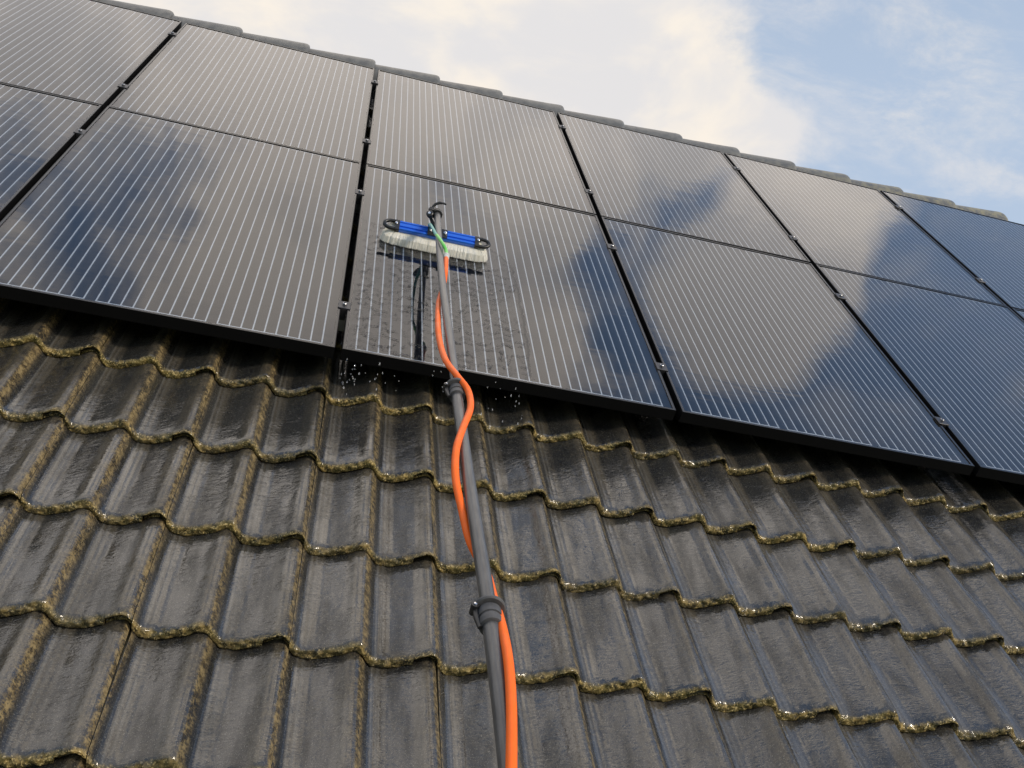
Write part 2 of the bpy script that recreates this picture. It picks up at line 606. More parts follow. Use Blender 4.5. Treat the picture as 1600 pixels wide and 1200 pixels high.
# ------------------------------------------------------------------ house and roof
PW, PGAP, PH, PITCHV = 0.992, 0.020, 1.559, 1.567
TW, TE = 0.300, 0.3156
U0, V0, D = -0.0383, -0.0612, 0.0922
UL, UR = -4.25, 4.20           # gable ends
RIDGE_V, RIDGE_N = 3.34, -0.147
ROWS_DOWN = 10

house = thing('house', 'house with a dark wet pantiled roof slope that carries the black solar panels', 'house',
              (0, 0, 0), Matrix.Identity(3), local=False)


def loc2w(u, v, n):
    return M @ Vector((u, v, n))


# roof core: a solid prism under the tiles, both slopes
RD = 0.165
e1 = loc2w(0, V0 - ROWS_DOWN * TE + 0.02, -D - RD + 0.09)
tp = loc2w(0, RIDGE_V + 0.03, -D - RD + 0.09)
yr = tp.y
span = yr - e1.y
vs = []
for x in (UL + 0.03, UR - 0.03):
    vs += [(x, e1.y, e1.z), (x, yr, tp.z), (x, yr + span, e1.z), (x, yr + span, e1.z - 0.12), (x, e1.y, e1.z - 0.12)]
fs = [(0, 5, 6, 1), (1, 6, 7, 2), (2, 7, 8, 3), (3, 8, 9, 4), (4, 9, 5, 0), (0, 1, 2, 3, 4), (9, 8, 7, 6, 5)]
deck = obj('roof_deck', mesh('roof_deck', vs, fs), WOOD, house)
# walls
w = MB()
w.box((UL + 0.3, e1.y + 0.45, 0.0), (UR - 0.3, yr + span - 0.45, e1.z - 0.125))
w.build('wall', RENDER, house)
for x0, x1 in ((UL + 0.3, UL + 0.55), (UR - 0.55, UR - 0.3)):
    gb = MB()
    n = 0
    y0, y1, z0 = e1.y + 0.45, yr + span - 0.45, e1.z - 0.124
    gb.v += [(x0, y0, z0), (x0, yr, tp.z - 0.15), (x0, y1, z0), (x1, y0, z0), (x1, yr, tp.z - 0.15), (x1, y1, z0)]
    gb.f += [tuple(n + i for i in q) for q in ((0, 1, 2), (5, 4, 3), (0, 3, 4, 1), (1, 4, 5, 2), (2, 5, 3, 0))]
    gb.build('gable_wall', RENDER, house)

# --- one concrete pantile: two rolls, interlocking side lap, mossy front edge
KEY = [(0, 1), (.03, .985), (.07, .87), (.195, .14), (.235, .035), (.29, 0), (.41, .01), (.465, .045), (.78, .58), (.83, .70),
       (.90, .90), (.95, .99), (1, 1)]
AMP = 0.0355


def prof(s):
    s = s % 1.0
    for (a, ya), (b, yb) in zip(KEY, KEY[1:]):
        if s <= b:
            t = (s - a) / (b - a)
            return ya + (yb - ya) * t
    return 1.0


def prof_s(s):
    return sum(prof(s + k * 0.012) * w for k, w in ((-1, .25), (0, .5), (1, .25)))


def sstep(a, b, x):
    t = max(0.0, min(1.0, (x - a) / (b - a)))
    return t * t * (3 - 2 * t)


THK = 0.0262
XL, XR = -0.032, TW + 0.0165


def make_tile(seed, nx=96, fine=True):
    """tile in roof axes; origin = front edge at the left roll crest, top surface n=0 at the crest.
    Front edge faces -v.  Slopes down by THK per exposure towards its back."""
    rnd = random.Random(seed)
    xs = [XL + (XR - XL) * i / nx for i in range(nx + 1)]
    # extra columns at the joint steps
    xs += [0.0165, 0.0175, TW - 0.0345, TW - 0.0335]
    xs = sorted(set(round(x, 5) for x in xs))
    L = 0.375
    # path: (v, depth fraction of thickness, rounding drop)
    path = [(L, 0, 0), (0.335, 0, 0), (0.32, 0, 0), (0.30, 0, 0)] + [(0.30 - 0.0275 * k, 0, 0) for k in range(1, 10)]
    path += [(0.042, 0, 0), (0.033, 0, 0), (0.025, 0, 0.0002), (0.018, 0, 0.0007), (0.012, 0, 0.0018), (0.007, 0, 0.0036),
             (0.0035, 0, 0.0062), (0.0012, 0, 0.0095)]
    front = [0.0 for _ in range(6)]
    sx, sy, sz = rnd.uniform(0, 50), rnd.uniform(0, 50), rnd.uniform(0, 50)
    verts, fl, ed, rb, si = [], [], [], [], []
    rows = []
    npath = len(path) + 7
    skew = rnd.uniform(-0.0015, 0.0015)
    for j in range(npath):
        row = []
        for x in xs:
            s = (x / 0.15)
            top = (prof_s(s) - 1.0) * AMP
            # raised lines along the trough
            sp = s % 1.0
            rib = math.exp(-((sp - 0.265) / 0.014) ** 2) + 0.6 * math.exp(-((sp - 0.345) / 0.018) ** 2)
            top += 0.0011 * rib
            lap = 1 - sstep(0.0160, 0.0176, x)
            top -= 0.0160 * lap
            thk = THK
            hang = sstep(TW - 0.0345, TW - 0.0335, x)
            thk = thk * (1 - hang) + 0.0092 * hang
            bot = top - thk if not lap > 0.5 else top - (THK - 0.0160)
            if j < len(path):
                v, _, dr = path[j]
                z = top - dr
                if thk < 0.02 and dr > 0.004:
                    z = top - 0.004 - (dr - 0.004) * 0.45
            else:
                k = j - len(path)
                fr = (0.42, 0.56, 0.70, 0.84, 0.95, 1.0, 1.0)[k]
                v = (0.0002, 0.0, 0.0, 0.0004, 0.0018, 0.006, 0.05)[k]
                z = top - (top - bot) * fr
                if k == 6:
                    z = bot
            jl = 0.0
            if v < 0.03:
                # uneven mossy edge
                q = Vector((x * 70 + sx, v * 90 + sy + j * 0.21, z * 90 + sz))
                a = noise.fractal(q, 1.0, 2.0, 4)
                b = noise.noise(Vector((x * 260 + sx, j * 0.9, sz)))
                jl = 0.0030 * a + 0.0013 * b
                z += jl * (0.55 if v > 0.008 else 0.8) * (1 - v / 0.03)
                v -= jl * 1.5
            v += skew * math.sin(x * 20) * 0.6
            if lap > 0.5 and v < 0.012:
                v += 0.011
            z -= (v if j < npath - 1 else 0.05) * (THK / TE)
            z += 0.0004 * noise.noise(Vector((x * 22 + sx, v * 14 + sy, sz)))
            row.append(len(verts))
            verts.append((x, v, z))
            # steep flank just right of a crest carries the lichen; a weaker band on the crest
            f = sstep(0.03, 0.07, sp) * (1 - sstep(0.11, 0.18, sp)) + 0.15 * sstep(0.86, 0.95, sp) * (sp > .5) + 0.2 * (1 - sstep(0.03, 0.07, sp)) * (sp < .5)
            si.append(max(sstep(0.24, 0.29, sp) * (1 - sstep(0.42, 0.50, sp)), 0.8 * sstep(0.74, 0.88, sp)))  # where the painted sky reflection lies
            fl.append(max(0.0, min(1.0, f)))
            ed.append(1.0 - sstep(0.001, 0.014, path[j][0]) if j < len(path) else 1.0)
            rb.append(rib)
        rows.append(row)
    faces = []
    for a, b in zip(rows, rows[1:]):
        for i in range(len(xs) - 1):
            faces.append((a[i], b[i], b[i + 1], a[i + 1]))
    me = mesh('roof_tile', verts, faces, True)
    for nm, dat in (('flank', fl), ('edge', ed), ('rib', rb), ('sky_band', si)):
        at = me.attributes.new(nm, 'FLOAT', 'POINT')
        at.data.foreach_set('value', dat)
    me.materials.append(MT)
    return me


tiles = [make_tile(s) for s in range(6)]
C0, C1 = -6, 14
field = MB()                      # tiles hidden under the panels: one mesh
lo = make_tile(99, 30)
lo_v = [v.co.copy() for v in lo.vertices]
lo_f = [tuple(p.vertices) for p in lo.polygons]
lo_att = {k: [d.value for d in lo.attributes[k].data] for k in ('flank', 'edge', 'rib', 'sky_band')}
fatt = {'flank': [], 'edge': [], 'rib': [], 'sky_band': []}
top_row = -int((RIDGE_V - 0.10 - V0) / TE)
for r in range(ROWS_DOWN, top_row - 1, -1):
    for c in range(C0, C1 + 1):
        u = U0 + (c - 1) * TW
        if u < UL - 0.05 or u + TW > UR + 0.08:
            continue
        # the tile's front left crest
        loc = Vector((u, V0 - r * TE, -D + 0.001))
        # rows in the open and the first one reaching under the panels are tiles of their own
        if -1 <= r <= 6:
            o = bpy.data.objects.new('roof_tile', tiles[(r * 7 + c * 5 + (r * c) % 3) % 6])
            link(o, house)
            jit = Matrix.Rotation(R_(random.uniform(-.5, .5)), 4, 'Z') @ Matrix.Rotation(R_(random.uniform(-.35, .35)), 4, 'X')
            o.matrix_world = M @ Matrix.Translation(loc + Vector((0, random.uniform(-.004, .004), random.uniform(-.0004, .0008)))) @ jit
        else:
            n = len(field.v)
            field.v += [tuple(p + loc) for p in lo_v]
            field.f += [tuple(n + i for i in q) for q in lo_f]
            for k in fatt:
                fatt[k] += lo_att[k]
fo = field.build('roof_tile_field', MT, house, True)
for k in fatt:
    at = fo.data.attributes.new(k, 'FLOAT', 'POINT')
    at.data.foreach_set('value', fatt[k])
fo.matrix_world = M
fo['kind'] = 'stuff'

# --- ridge tiles
def make_ridge(seed):
    rnd = random.Random(seed)
    sx = rnd.uniform(0, 99)
    sec = []
    x0, x1 = -0.045, 0.367
    stations = [(x0, 0.108), (0.0, 0.1105), (0.10, 0.1165), (0.20, 0.1230), (0.28, 0.1280), (0.33, 0.1315), (0.345, 0.1320), (0.354, 0.1305),
                (0.361, 0.1270), (0.3655, 0.1210), (x1, 0.108), (x1, 0.100)]
    seg = 26
    vs, fs = [], []
    for x, r in stations:
        row = []
        for k in range(seg + 1):
            a = math.pi * (-0.08 + 1.16 * k / seg)
            p = Vector((x, math.cos(a) * r * 1.06, math.sin(a) * r))
            nn = noise.fractal(Vector((x * 25 + sx, a * 4, 1)), 1, 2, 4) * 0.0012
            p += Vector((0, math.cos(a), math.sin(a))) * nn
            row.append(len(vs))
            vs.append(p)
        sec.append(row)
    for a, b in zip(sec, sec[1:]):
        for i in range(seg):
            fs.append((a[i], b[i], b[i + 1], a[i + 1]))
    me = mesh('ridge_tile', vs, fs, True)
    me.materials.append(RIDGE)
    return me


def ridge_material():
    m, g, p = mat('weathered_ridge_concrete')
    tc = g.n('ShaderNodeTexCoord').outputs['Object']
    pos = g.n('ShaderNodeNewGeometry').outputs['Position']
    s = g.n('ShaderNodeSeparateXYZ')
    g.put(s.inputs[0], pos)
    n1 = g.noise(pos, 22, 6, 0.62)
    n2 = g.noise(pos, 130, 4, 0.6)
    base = g.mix(g.ramp(n1, .3, .7), (0.085, 0.085, 0.082), (0.145, 0.142, 0.130))
    lich = g.m('MULTIPLY', g.ramp(s.outputs[0], 1.8, 3.9), g.ramp(g.m('ADD', g.m('MULTIPLY', n1, .6), g.m('MULTIPLY', n2, .4)), .42, .60))
    base = g.mix(g.m('MULTIPLY', lich, 0.8), base, (0.26, 0.23, 0.12))
    g.put(p.inputs['Base Color'], base)
    p.inputs['Roughness'].default_value = 0.55
    p.inputs['Coat Weight'].default_value = 0.25
    p.inputs['Coat Roughness'].default_value = 0.3
    g.put(p.inputs['Normal'], g.bump(n2, 0.5, 0.003))
    return m


RIDGE = ridge_material()
ridges = [make_ridge(s) for s in range(3)]
rc = loc2w(0, RIDGE_V, RIDGE_N)
k = 0
u = 4.010 + 0.012
while u > UL - 0.1:
    o = bpy.data.objects.new('ridge_tile', ridges[k % 3])
    link(o, house)
    x = u - 0.367
    o.matrix_world = Matrix.Translation((x, rc.y, rc.z + random.uniform(-.001, .001))) @ Matrix.Rotation(R_(random.uniform(-.3, .3)), 4, 'Z')
    u -= 0.3672
    k += 1
# back slope cover
bk = MB()
bv = [(UL, yr, tp.z + 0.03), (UR, yr, tp.z + 0.03), (UR, yr + span, e1.z + 0.03), (UL, yr + span, e1.z + 0.03)]
bk.v += bv
bk.f.append((0, 1, 2, 3))
bo = bk.build('back_slope', MORTAR, house)

# ------------------------------------------------------------------ mounting rails and clamps
RAILS = [0.262, 1.222, 1.850, 2.835]
RTOP = -0.0355
rail_lab = ['lowest aluminium rail, under the bottom panels near their lower edge',
            'second aluminium rail from the bottom, under the upper part of the bottom panels',
            'third aluminium rail from the bottom, under the lower part of the upper panels',
            'highest aluminium rail, under the top panels close to the ridge']
for rv, lab in zip(RAILS, rail_lab):
    t = thing('mounting_rail', lab, 'rail', (0, rv, RTOP - 0.040), group='rails that carry the solar panels')
    r = MB()
    x0, x1 = -3.06, 4.06
    r.box((x0, -0.019, 0.0), (x1, 0.019, 0.036))
    r.box((x0, -0.019, 0.036), (x1, -0.007, 0.040))
    r.box((x0, 0.007, 0.036), (x1, 0.019, 0.040))
    r.build('rail_profile', ALU, t)
    for kk in range(-2, 5):
        ug = kk * 1.012 - 0.010
        c = MB()
        c.box((ug - 0.0085, -0.024, 0.040), (ug + 0.0085, 0.024, 0.0765))
        c.box((ug - 0.0185, -0.022, 0.0766), (ug + 0.0185, 0.022, 0.0800), 0.0008)
        co = c.build('clamp', CLAMP, t)
        b = MB().lathe((ug, 0, 0.0800), (0, 0, 1), [(0, 0.0065), (0.0055, 0.0065), (0.0068, 0.0052), (0.0068, 0.0042), (0.003, 0.0038)], 16)
        b.build('bolt', BOLTM, co, True)
    for ue in (-3.056, 4.034 + 0.0):
        c = MB()
        s = 1 if ue > 0 else -1
        c.box((min(ue, ue + s * .018), -0.022, 0.040), (max(ue, ue + s * .018), 0.022, 0.0764))
        c.build('clamp', CLAMP, t)

# ------------------------------------------------------------------ solar panels
NB = 30
BX0, BDX = 0.0375, 0.03162


def panel_meshes():
    fr = MB()
    w_, h_, t_ = PW, PH, 0.035
    lip = 0.0085
    z = 0.0014
    fr.box((0, 0, -t_), (w_, 0.0018, z))
    fr.box((0, h_ - 0.0018, -t_), (w_, h_, z))
    fr.box((0, 0.0019, -t_), (0.0018, h_ - 0.0019, z))
    fr.box((w_ - 0.0018, 0.0019, -t_), (w_, h_ - 0.0019, z))
    # top lips
    fr.box((0.0019, 0.0019, -0.0008), (w_ - 0.0019, lip, z - 0.0001))
    fr.box((0.0019, h_ - lip, -0.0008), (w_ - 0.0019, h_ - 0.0019, z - 0.0001))
    fr.box((0.0019, lip + 0.0001, -0.0008), (lip, h_ - lip - 0.0001, z - 0.0001))
    fr.box((w_ - lip, lip + 0.0001, -0.0008), (w_ - 0.0019, h_ - lip - 0.0001, z - 0.0001))
    # bottom flanges
    fr.box((0.0019, 0.0019, -t_), (0.028, h_ - 0.0019, -t_ + 0.0018))
    fr.box((w_ - 0.028, 0.0019, -t_), (w_ - 0.0019, h_ - 0.0019, -t_ + 0.0018))
    frame = mesh('frame', fr.v, fr.f)
    frame.materials.append(FRAME)
    frame.materials.append(FRAMESIDE_SHADED)
    for p_ in frame.polygons:
        p_.material_index = 1 if p_.index < 24 or p_.index >= 48 else 0

    def sheet(name, z, mtl, m_=0.0021):
        me = mesh(name, [(m_, m_, z), (w_ - m_, m_, z), (w_ - m_, h_ - m_, z), (m_, h_ - m_, z)], [(0, 1, 2, 3)])
        me.materials.append(mtl)
        return me
    glass = sheet('glass_pane', -0.0012, GLASS)
    back = MB().box((0.0021, 0.0021, -0.0060), (w_ - 0.0021, h_ - 0.0021, -0.0047))
    back = mesh('backsheet', back.v, back.f)
    back.materials.append(BACK)
    cs = MB()
    # 6 x 10 cells, 2 mm apart, each a thin wafer
    cw, chh = 5 * BDX - 0.0012, (h_ - 2 * 0.016) / 10 - 0.0003
    for i in range(6):
        for j in range(10):
            x = BX0 - BDX / 2 + i * 5 * BDX + 0.0008
            y = 0.016 + j * (h_ - 0.032) / 10 + 0.0008
            cs.box((x, y, -0.0046), (x + cw, y + chh, -0.0040))
    cells = mesh('solar_cells', cs.v, cs.f)
    cells.materials.append(CELL)
    bb = MB()
    bw = 0.0020
    for i in range(NB):
        x = BX0 + i * BDX
        bb.box((x - bw, 0.0231, -0.0039), (x + bw, h_ - 0.0145, -0.0037))
    xa, xb = BX0 - bw, BX0 + (NB - 1) * BDX + bw
    for a_, b_ in ((0, 10), (10, 20), (20, 30)):
        q0, q1 = BX0 + a_ * BDX - bw, BX0 + (b_ - 1) * BDX + bw
        bb.box((q0, 0.0190, -0.0039), (q1, 0.0230, -0.0036))
        bb.box((q0, h_ - 0.0144, -0.0039), (q1, h_ - 0.0110, -0.0036))
    bus = mesh('busbar_ribbons', bb.v, bb.f)
    bus.materials.append(BUS)
    return frame, glass, back, cells, bus


PM = panel_meshes()
PL = {
    (0, 0): 'black solar panel, bottom row, beyond the left edge of the others',
    (0, 1): 'black solar panel, top row, at the far left end',
    (1, 0): 'black solar panel cut by the left photo edge, bottom row',
    (1, 1): 'black solar panel in the top left corner of the photo, top row',
    (2, 0): 'black solar panel with bluish streaks, bottom row, left of the panel being brushed',
    (2, 1): 'black solar panel, top row, directly left of the one above the brush',
    (3, 0): 'wet black solar panel under the blue brush, bottom row',
    (3, 1): 'black solar panel with plain grey reflection, top row, straight above the brush',
    (4, 0): 'black solar panel mirroring a beige cloud, bottom row, right of the wet one',
    (4, 1): 'black solar panel, top row, first to the right of the one above the brush',
    (5, 0): 'blue-looking solar panel cut by the right photo edge, bottom row',
    (5, 1): 'solar panel with a rippled bright cloud reflection, top row, second from the right end',
    (6, 0): 'last black solar panel of the bottom row at the right gable end',
    (6, 1): 'smooth blue-looking solar panel, top row, at the right end by the last ridge tiles',
}
for (c, r), lab in PL.items():
    t = thing('solar_module', lab, 'solar panel', ((c - 3) * 1.012, r * PITCHV, 0), group='solar panels in two rows on the roof')
    # each module sits a touch differently
    rr = random.Random(c * 10 + r)
    if (c, r) != (3, 0):
        t.matrix_world = t.matrix_world @ Matrix.Rotation(R_(rr.uniform(-.12, .12)), 4, 'X') @ Matrix.Rotation(R_(rr.uniform(-.12, .12)), 4, 'Y')
    for me in PM:
        link(bpy.data.objects.new(me.name, me), t)

# cable loop visible through the gap near the ridge
cb = MB().tube(spline([(-0.06, 3.00, -0.055), (-0.02, 2.93, -0.06), (0.0, 2.905, -0.05), (0.03, 2.90, -0.045), (0.10, 2.95, -0.05)], 6), 0.0035, 8)
co = cb.build('solar_cable', CABLE, None, True)
co.matrix_world = M
co['label'] = 'thin black cable looping through the panel gap just below the ridge'
co['category'] = 'cable'

# ------------------------------------------------------------------ brush on its pole
BA, BB = Vector((0.1167, 0.835, 0.057)), Vector((0.4256, 0.838, 0.056))
tb = thing('cleaning_brush', 'blue brush with white bristles on a long grey pole, pressed on the wet panel', 'brush', (0.26, 0.76, 0.0))
TBI = Matrix.Translation((-0.26, -0.76, 0))


def inb(mb, name, material, parent=tb, smooth=True):
    mb.xf(TBI)
    return mb.build(name, material, parent, smooth)


# block: extruded bar of three flutes
ax = (BB - BA).normalized()
prof_blk = [(-0.030, -0.012), (0.030, -0.012), (0.031, 0.004), (0.027, 0.0105), (0.019, 0.0115), (0.0150, 0.0065), (0.011, 0.0065),
            (0.0085, 0.0135), (-0.0085, 0.0135), (-0.011, 0.0065), (-0.0150, 0.0065), (-0.019, 0.0115), (-0.027, 0.0105), (-0.031, 0.004)]
BS = 0.70
tilt = R_(24)            # the block leans back towards the operator
cy, sy_ = math.cos(tilt), math.sin(tilt)


def blk(x, y, z):
    """block frame -> roof frame; y across the block, z out of its top"""
    y, z = y * BS, z * BS
    y, z = y * cy + z * sy_ * -1, y * sy_ + z * cy
    return BA + ax * x + Vector((0, y, z))


Lb = (BB - BA).length
mb = MB()
for xx in (0.016, Lb - 0.016):
    for (y, z) in prof_blk:
        mb.v.append(tuple(blk(xx, y, z)))
n_ = len(prof_blk)
for i in range(n_):
    j = (i + 1) % n_
    mb.f.append((i, j, n_ + j, n_ + i))
mb.f.append(tuple(reversed(range(n_))))
mb.f.append(tuple(range(n_, 2 * n_)))
inb(mb, 'brush_block', BLUE, smooth=False)

# rounded end caps with an opening
for end in (0, 1):
    cap = MB()
    pts = []
    for k_ in range(13):
        a = -math.pi / 2 + math.pi * k_ / 12
        x = 0.022 + 0.026 * math.cos(a)
        y = 0.0255 * math.sin(a)
        pts.append((x, y))
    pts = [(0.0, -0.0255)] + pts + [(0.0, 0.0255)]
    path = []
    for (x, y) in pts:
        xx = Lb - 0.016 + x if end else 0.016 - x
        path.append(blk(xx, y, 0.001))
    cap.tube(spline(path, 3), 0.0066, 10)
    n0 = len(cap.v)
    for sx_ in (0, 0.014):
        for (y, z) in ((-0.033, -0.014), (0.033, -0.014), (0.033, 0.010), (0.024, 0.0155), (-0.024, 0.0155), (-0.033, 0.010)):
            xx = (Lb - 0.020 + sx_) if end else (0.020 - sx_)
            cap.v.append(tuple(blk(xx, y, z)))
    for i in range(6):
        j = (i + 1) % 6
        cap.f.append((n0 + i, n0 + j, n0 + 6 + j, n0 + 6 + i))
    cap.f.append(tuple(n0 + i for i in range(6)))
    cap.f.append(tuple(n0 + 6 + i for i in range(6)))
    co = inb(cap, 'end_cap', BLACKP)
    sc = MB()
    xx = Lb - 0.008 if end else 0.008
    sc.lathe(blk(xx, 0.004, 0.015), blk(0, 0, 1) - blk(0, 0, 0), [(0, 0.0045), (0.0018, 0.0045), (0.0026, 0.003)], 12)
    inb(sc, 'screw', STEEL, co)

# bristles: splayed filaments in rows, pressed flat against the glass at the ends
br = MB()
rb = random.Random(3)
for i in range(14000):
    a = rb.random()
    x = -0.012 + (Lb + 0.024) * a
    y = rb.uniform(-0.032, 0.032)
    endl = sstep(0.17, 0.0, a) - sstep(0.83, 1.0, a)
    p0 = blk(min(max(x, -0.004), Lb + 0.004), y, -0.012)
    yy = y / 0.032
    roundf = 1 - 0.45 * abs(endl) ** 3
    ex = -endl * rb.uniform(0.016, 0.036) * (1 - 0.3 * abs(yy))
    z2 = rb.uniform(0.0003, 0.0045)
    clump = 0.0014 * noise.noise(Vector((x * 90, yy * 3, 4)))
    p2 = Vector((p0.x + ex + rb.gauss(0, .0014), BA.y - 0.012 + yy * 0.034 * roundf + rb.gauss(0, .0018) + clump, z2 + (rb.random() < .06) * 0.005))
    p1 = p0.lerp(p2, 0.5) + Vector((ex * 0.28, yy * 0.006 * roundf, 0.003))
    q = [p0, p1, p2]
    d = Vector((1, rb.uniform(-.8, .8), 0)).normalized() * 0.0008
    n0 = len(br.v)
    for p, ww in zip(q, (1, 1, .6)):
        br.v += [tuple(p - d * ww), tuple(p + d * ww)]
    br.f += [(n0, n0 + 1, n0 + 3, n0 + 2), (n0 + 2, n0 + 3, n0 + 5, n0 + 4)]
bo = inb(br, 'bristles', BRIST, smooth=False)
bo['kind'] = 'stuff'

# telescopic pole: three sections
PP = [(0.2598, 0.8948, 0.1096), (0.2453, 0.2178, 0.1813), (0.2442, -0.2697, 0.2336), (0.2429, -0.5664, 0.2653), (0.2436, -0.9328, 0.3046),
      (0.2467, -1.1861, 0.3318), (0.2479, -1.3553, 0.35), (0.2473, -1.5222, 0.3678), (0.2452, -1.6594, 0.3825), (0.2431, -1.7563, 0.3928),
      (0.238, -2.10, 0.430), (0.232, -2.55, 0.478)]
SP = spline(PP, 10)


def pole_at(v):
    for a, b in zip(SP, SP[1:]):
        if b.y <= v <= a.y:
            t = (a.y - v) / max(1e-9, a.y - b.y)
            return a.lerp(b, t), (b - a).normalized()
    return SP[-1], (SP[-1] - SP[-2]).normalized()


def section(v0, v1, r):
    pts = [pole_at(v0)[0]] + [p for p in SP if v1 < p.y < v0] + [pole_at(v1)[0]]
    inb(MB().tube(pts, r, 24), 'pole_section', POLE)


section(0.8947, -0.565, 0.0109)
section(-0.545, -1.352, 0.0125)
section(-1.335, -2.549, 0.0137)
for v, r in ((-0.556, 0.0125), (-1.342, 0.0137)):
    p, d = pole_at(v)
    c = MB()
    c.lathe(p - d * 0.002, d, [(0, r + 0.0005), (0, 0.0240), (0.002, 0.0262), (0.005, 0.0262), (0.007, 0.0240), (0.007, r + 0.0005)], 32)
    rg = inb(c, 'pole_clamp', DGREY)
    s = MB()
    s.lathe(p + d * 0.0082, d, [(0, r + 0.0008), (0, r + 0.0050), (0.016, r + 0.0050), (0.0165, r + 0.0026), (0.0205, r + 0.0026),
                               (0.021, r + 0.0046), (0.036, r + 0.0046), (0.038, r + 0.0008)], 28)
    n0 = len(s.v)
    inb(s, 'clamp_sleeve', DGREY, rg)
    # lever folded along the sleeve on the left, on its hinge
    up = Vector((0, 0, 1)) - d * d.z
    up.normalize()
    side = d.cross(up).normalized()
    if side.x > 0:
        side = -side
    lv = MB()
    a = p + side * 0.021 + d * 0.004
    lv.tube([a, a + d * 0.02 + side * 0.0005, a + d * 0.045 - side * 0.003], [0.0055, 0.005, 0.0035], 10)
    lv.lathe(p + side * 0.0235 - up * 0.008 + d * 0.006, up, [(0, 0.0066), (0.018, 0.0066)], 16)
    inb(lv, 'lever', BLACKP, rg)
    pn = MB().lathe(p + side * 0.0235 + up * 0.0102 + d * 0.006, up, [(0, 0.0030), (0.0015, 0.0030), (0.002, 0.0018)], 12)
    inb(pn, 'hinge_pin', STEEL, rg)

# head clamp at the very top of the pole
p, d = pole_at(0.888)
hc = MB()
hc.lathe(p - d * 0.012, d, [(0, 0.0125), (0, 0.0175), (0.010, 0.0175), (0.0105, 0.0158), (0.016, 0.0158), (0.0165, 0.0178), (0.030, 0.0178), (0.030, 0.0125)], 26)
ho = inb(hc, 'head_clamp', BLACKP)
lv = MB()
lv.tube(spline([p + Vector((-0.020, 0.004, 0.006)), p + Vector((-0.017, 0.014, 0.020)), p + Vector((-0.004, 0.019, 0.031)), p + Vector((0.012, 0.019, 0.035)),
                p + Vector((0.026, 0.017, 0.034))], 5), [0.0048] * 15 + [0.0036] * 6, 10)
inb(lv, 'lever', BLACKP, ho)
kn = MB().lathe(p + Vector((-0.024, -0.030, -0.002)), (-0.35, -0.55, 0.75), [(0, 0.010), (0.010, 0.0125), (0.016, 0.0125), (0.018, 0.010)], 20)
kn.lathe(p + Vector((-0.020, 0.000, 0.002)), (-0.35, -0.3, 0.9), [(0, 0.008), (0.014, 0.010), (0.017, 0.008)], 18)
ko = inb(kn, 'tilt_knob', BLACKP, ho)
kb = MB().lathe(p + Vector((-0.0306, -0.0402, 0.0118)), (-0.35, -0.55, 0.75), [(0, 0.0048), (0.002, 0.0048), (0.003, 0.003)], 14)
inb(kb, 'knob_bolt', STEEL, ho)
# swan-neck bracket down to the block
nk = MB()
mid = blk(Lb / 2, 0, 0.012)
q0 = p + Vector((-0.017, -0.006, -0.002))
nk.tube(spline([q0, q0 + Vector((-0.004, -0.020, -0.010)), mid + Vector((-0.014, 0.006, 0.016)), mid + Vector((-0.012, 0, 0.002))], 6), 0.0056, 12)
inb(nk, 'swan_neck', BLACKP)
sd2 = MB()
n0 = 0
for x0_, x1_, y0_, y1_, z0_, z1_ in ((Lb / 2 - 0.036, Lb / 2 + 0.034, -0.032, 0.022, 0.0137, 0.0185),):
    for (xx, yy, zz_) in ((x0_, y0_, z0_), (x1_, y0_, z0_), (x1_, y1_, z0_), (x0_, y1_, z0_), (x0_, y0_, z1_), (x1_, y0_, z1_), (x1_, y1_, z1_), (x0_, y1_, z1_)):
        sd2.v.append(tuple(blk(xx, yy, zz_)))
    sd2.f += [(0, 3, 2, 1), (4, 5, 6, 7), (0, 1, 5, 4), (1, 2, 6, 5), (2, 3, 7, 6), (3, 0, 4, 7)]
so = inb(sd2, 'saddle', BLACKP, smooth=False)
for dx in (-0.027, 0.026):
    bl = MB().lathe(blk(Lb / 2 + dx, -0.004, 0.0186), blk(0, 0, 1) - blk(0, 0, 0), [(0, 0.0062), (0.004, 0.0062), (0.0042, 0.0036), (0.008, 0.0036), (0.009, 0.002)], 12)
    inb(bl, 'bolt', STEEL, so)

# ------------------------------------------------------------------ hose
HP = [(0.2673, 0.3971, 0.1633), (0.2597, 0.2641, 0.1733), (0.2554, 0.2007, 0.1603), (0.2451, 0.123, 0.1649), (0.23, -0.0031, 0.1885),
      (0.2166, -0.2387, 0.2291), (0.2214, -0.4216, 0.2604), (0.2421, -0.5284, 0.281), (0.2639, -0.5883, 0.2833), (0.2648, -0.6673, 0.2886),
      (0.2433, -0.7624, 0.2981), (0.2228, -0.8634, 0.3084), (0.2177, -0.9619, 0.3104), (0.2268, -1.0532, 0.3085), (0.2374, -1.1256, 0.3043),
      (0.2527, -1.1655, 0.2982), (0.2638, -1.2129, 0.3051), (0.2627, -1.2878, 0.3289), (0.2617, -1.3882, 0.3609), (0.2602, -1.4719, 0.3788),
      (0.2536, -1.5653, 0.3925), (0.2405, -1.6789, 0.4065), (0.2258, -1.7924, 0.4188), (0.215, -2.1, 0.44), (0.20, -2.5, 0.45)]
th = thing('water_hose', 'bright orange water hose winding around the grey pole up to a green tube', 'hose', (0.2673, 0.3971, 0.1633))
THI = Matrix.Translation((-0.2673, -0.3971, -0.1633))
h = MB().tube(spline(HP, 8), 0.0074, 18).xf(THI)
h.build('hose_tube', ORANGE, th, True)
GP = [(0.2288, 0.6161, 0.16), (0.2368, 0.5551, 0.1671), (0.2488, 0.4984, 0.174), (0.258, 0.4602, 0.1749), (0.2677, 0.4397, 0.1663), (0.269, 0.3990, 0.164)]
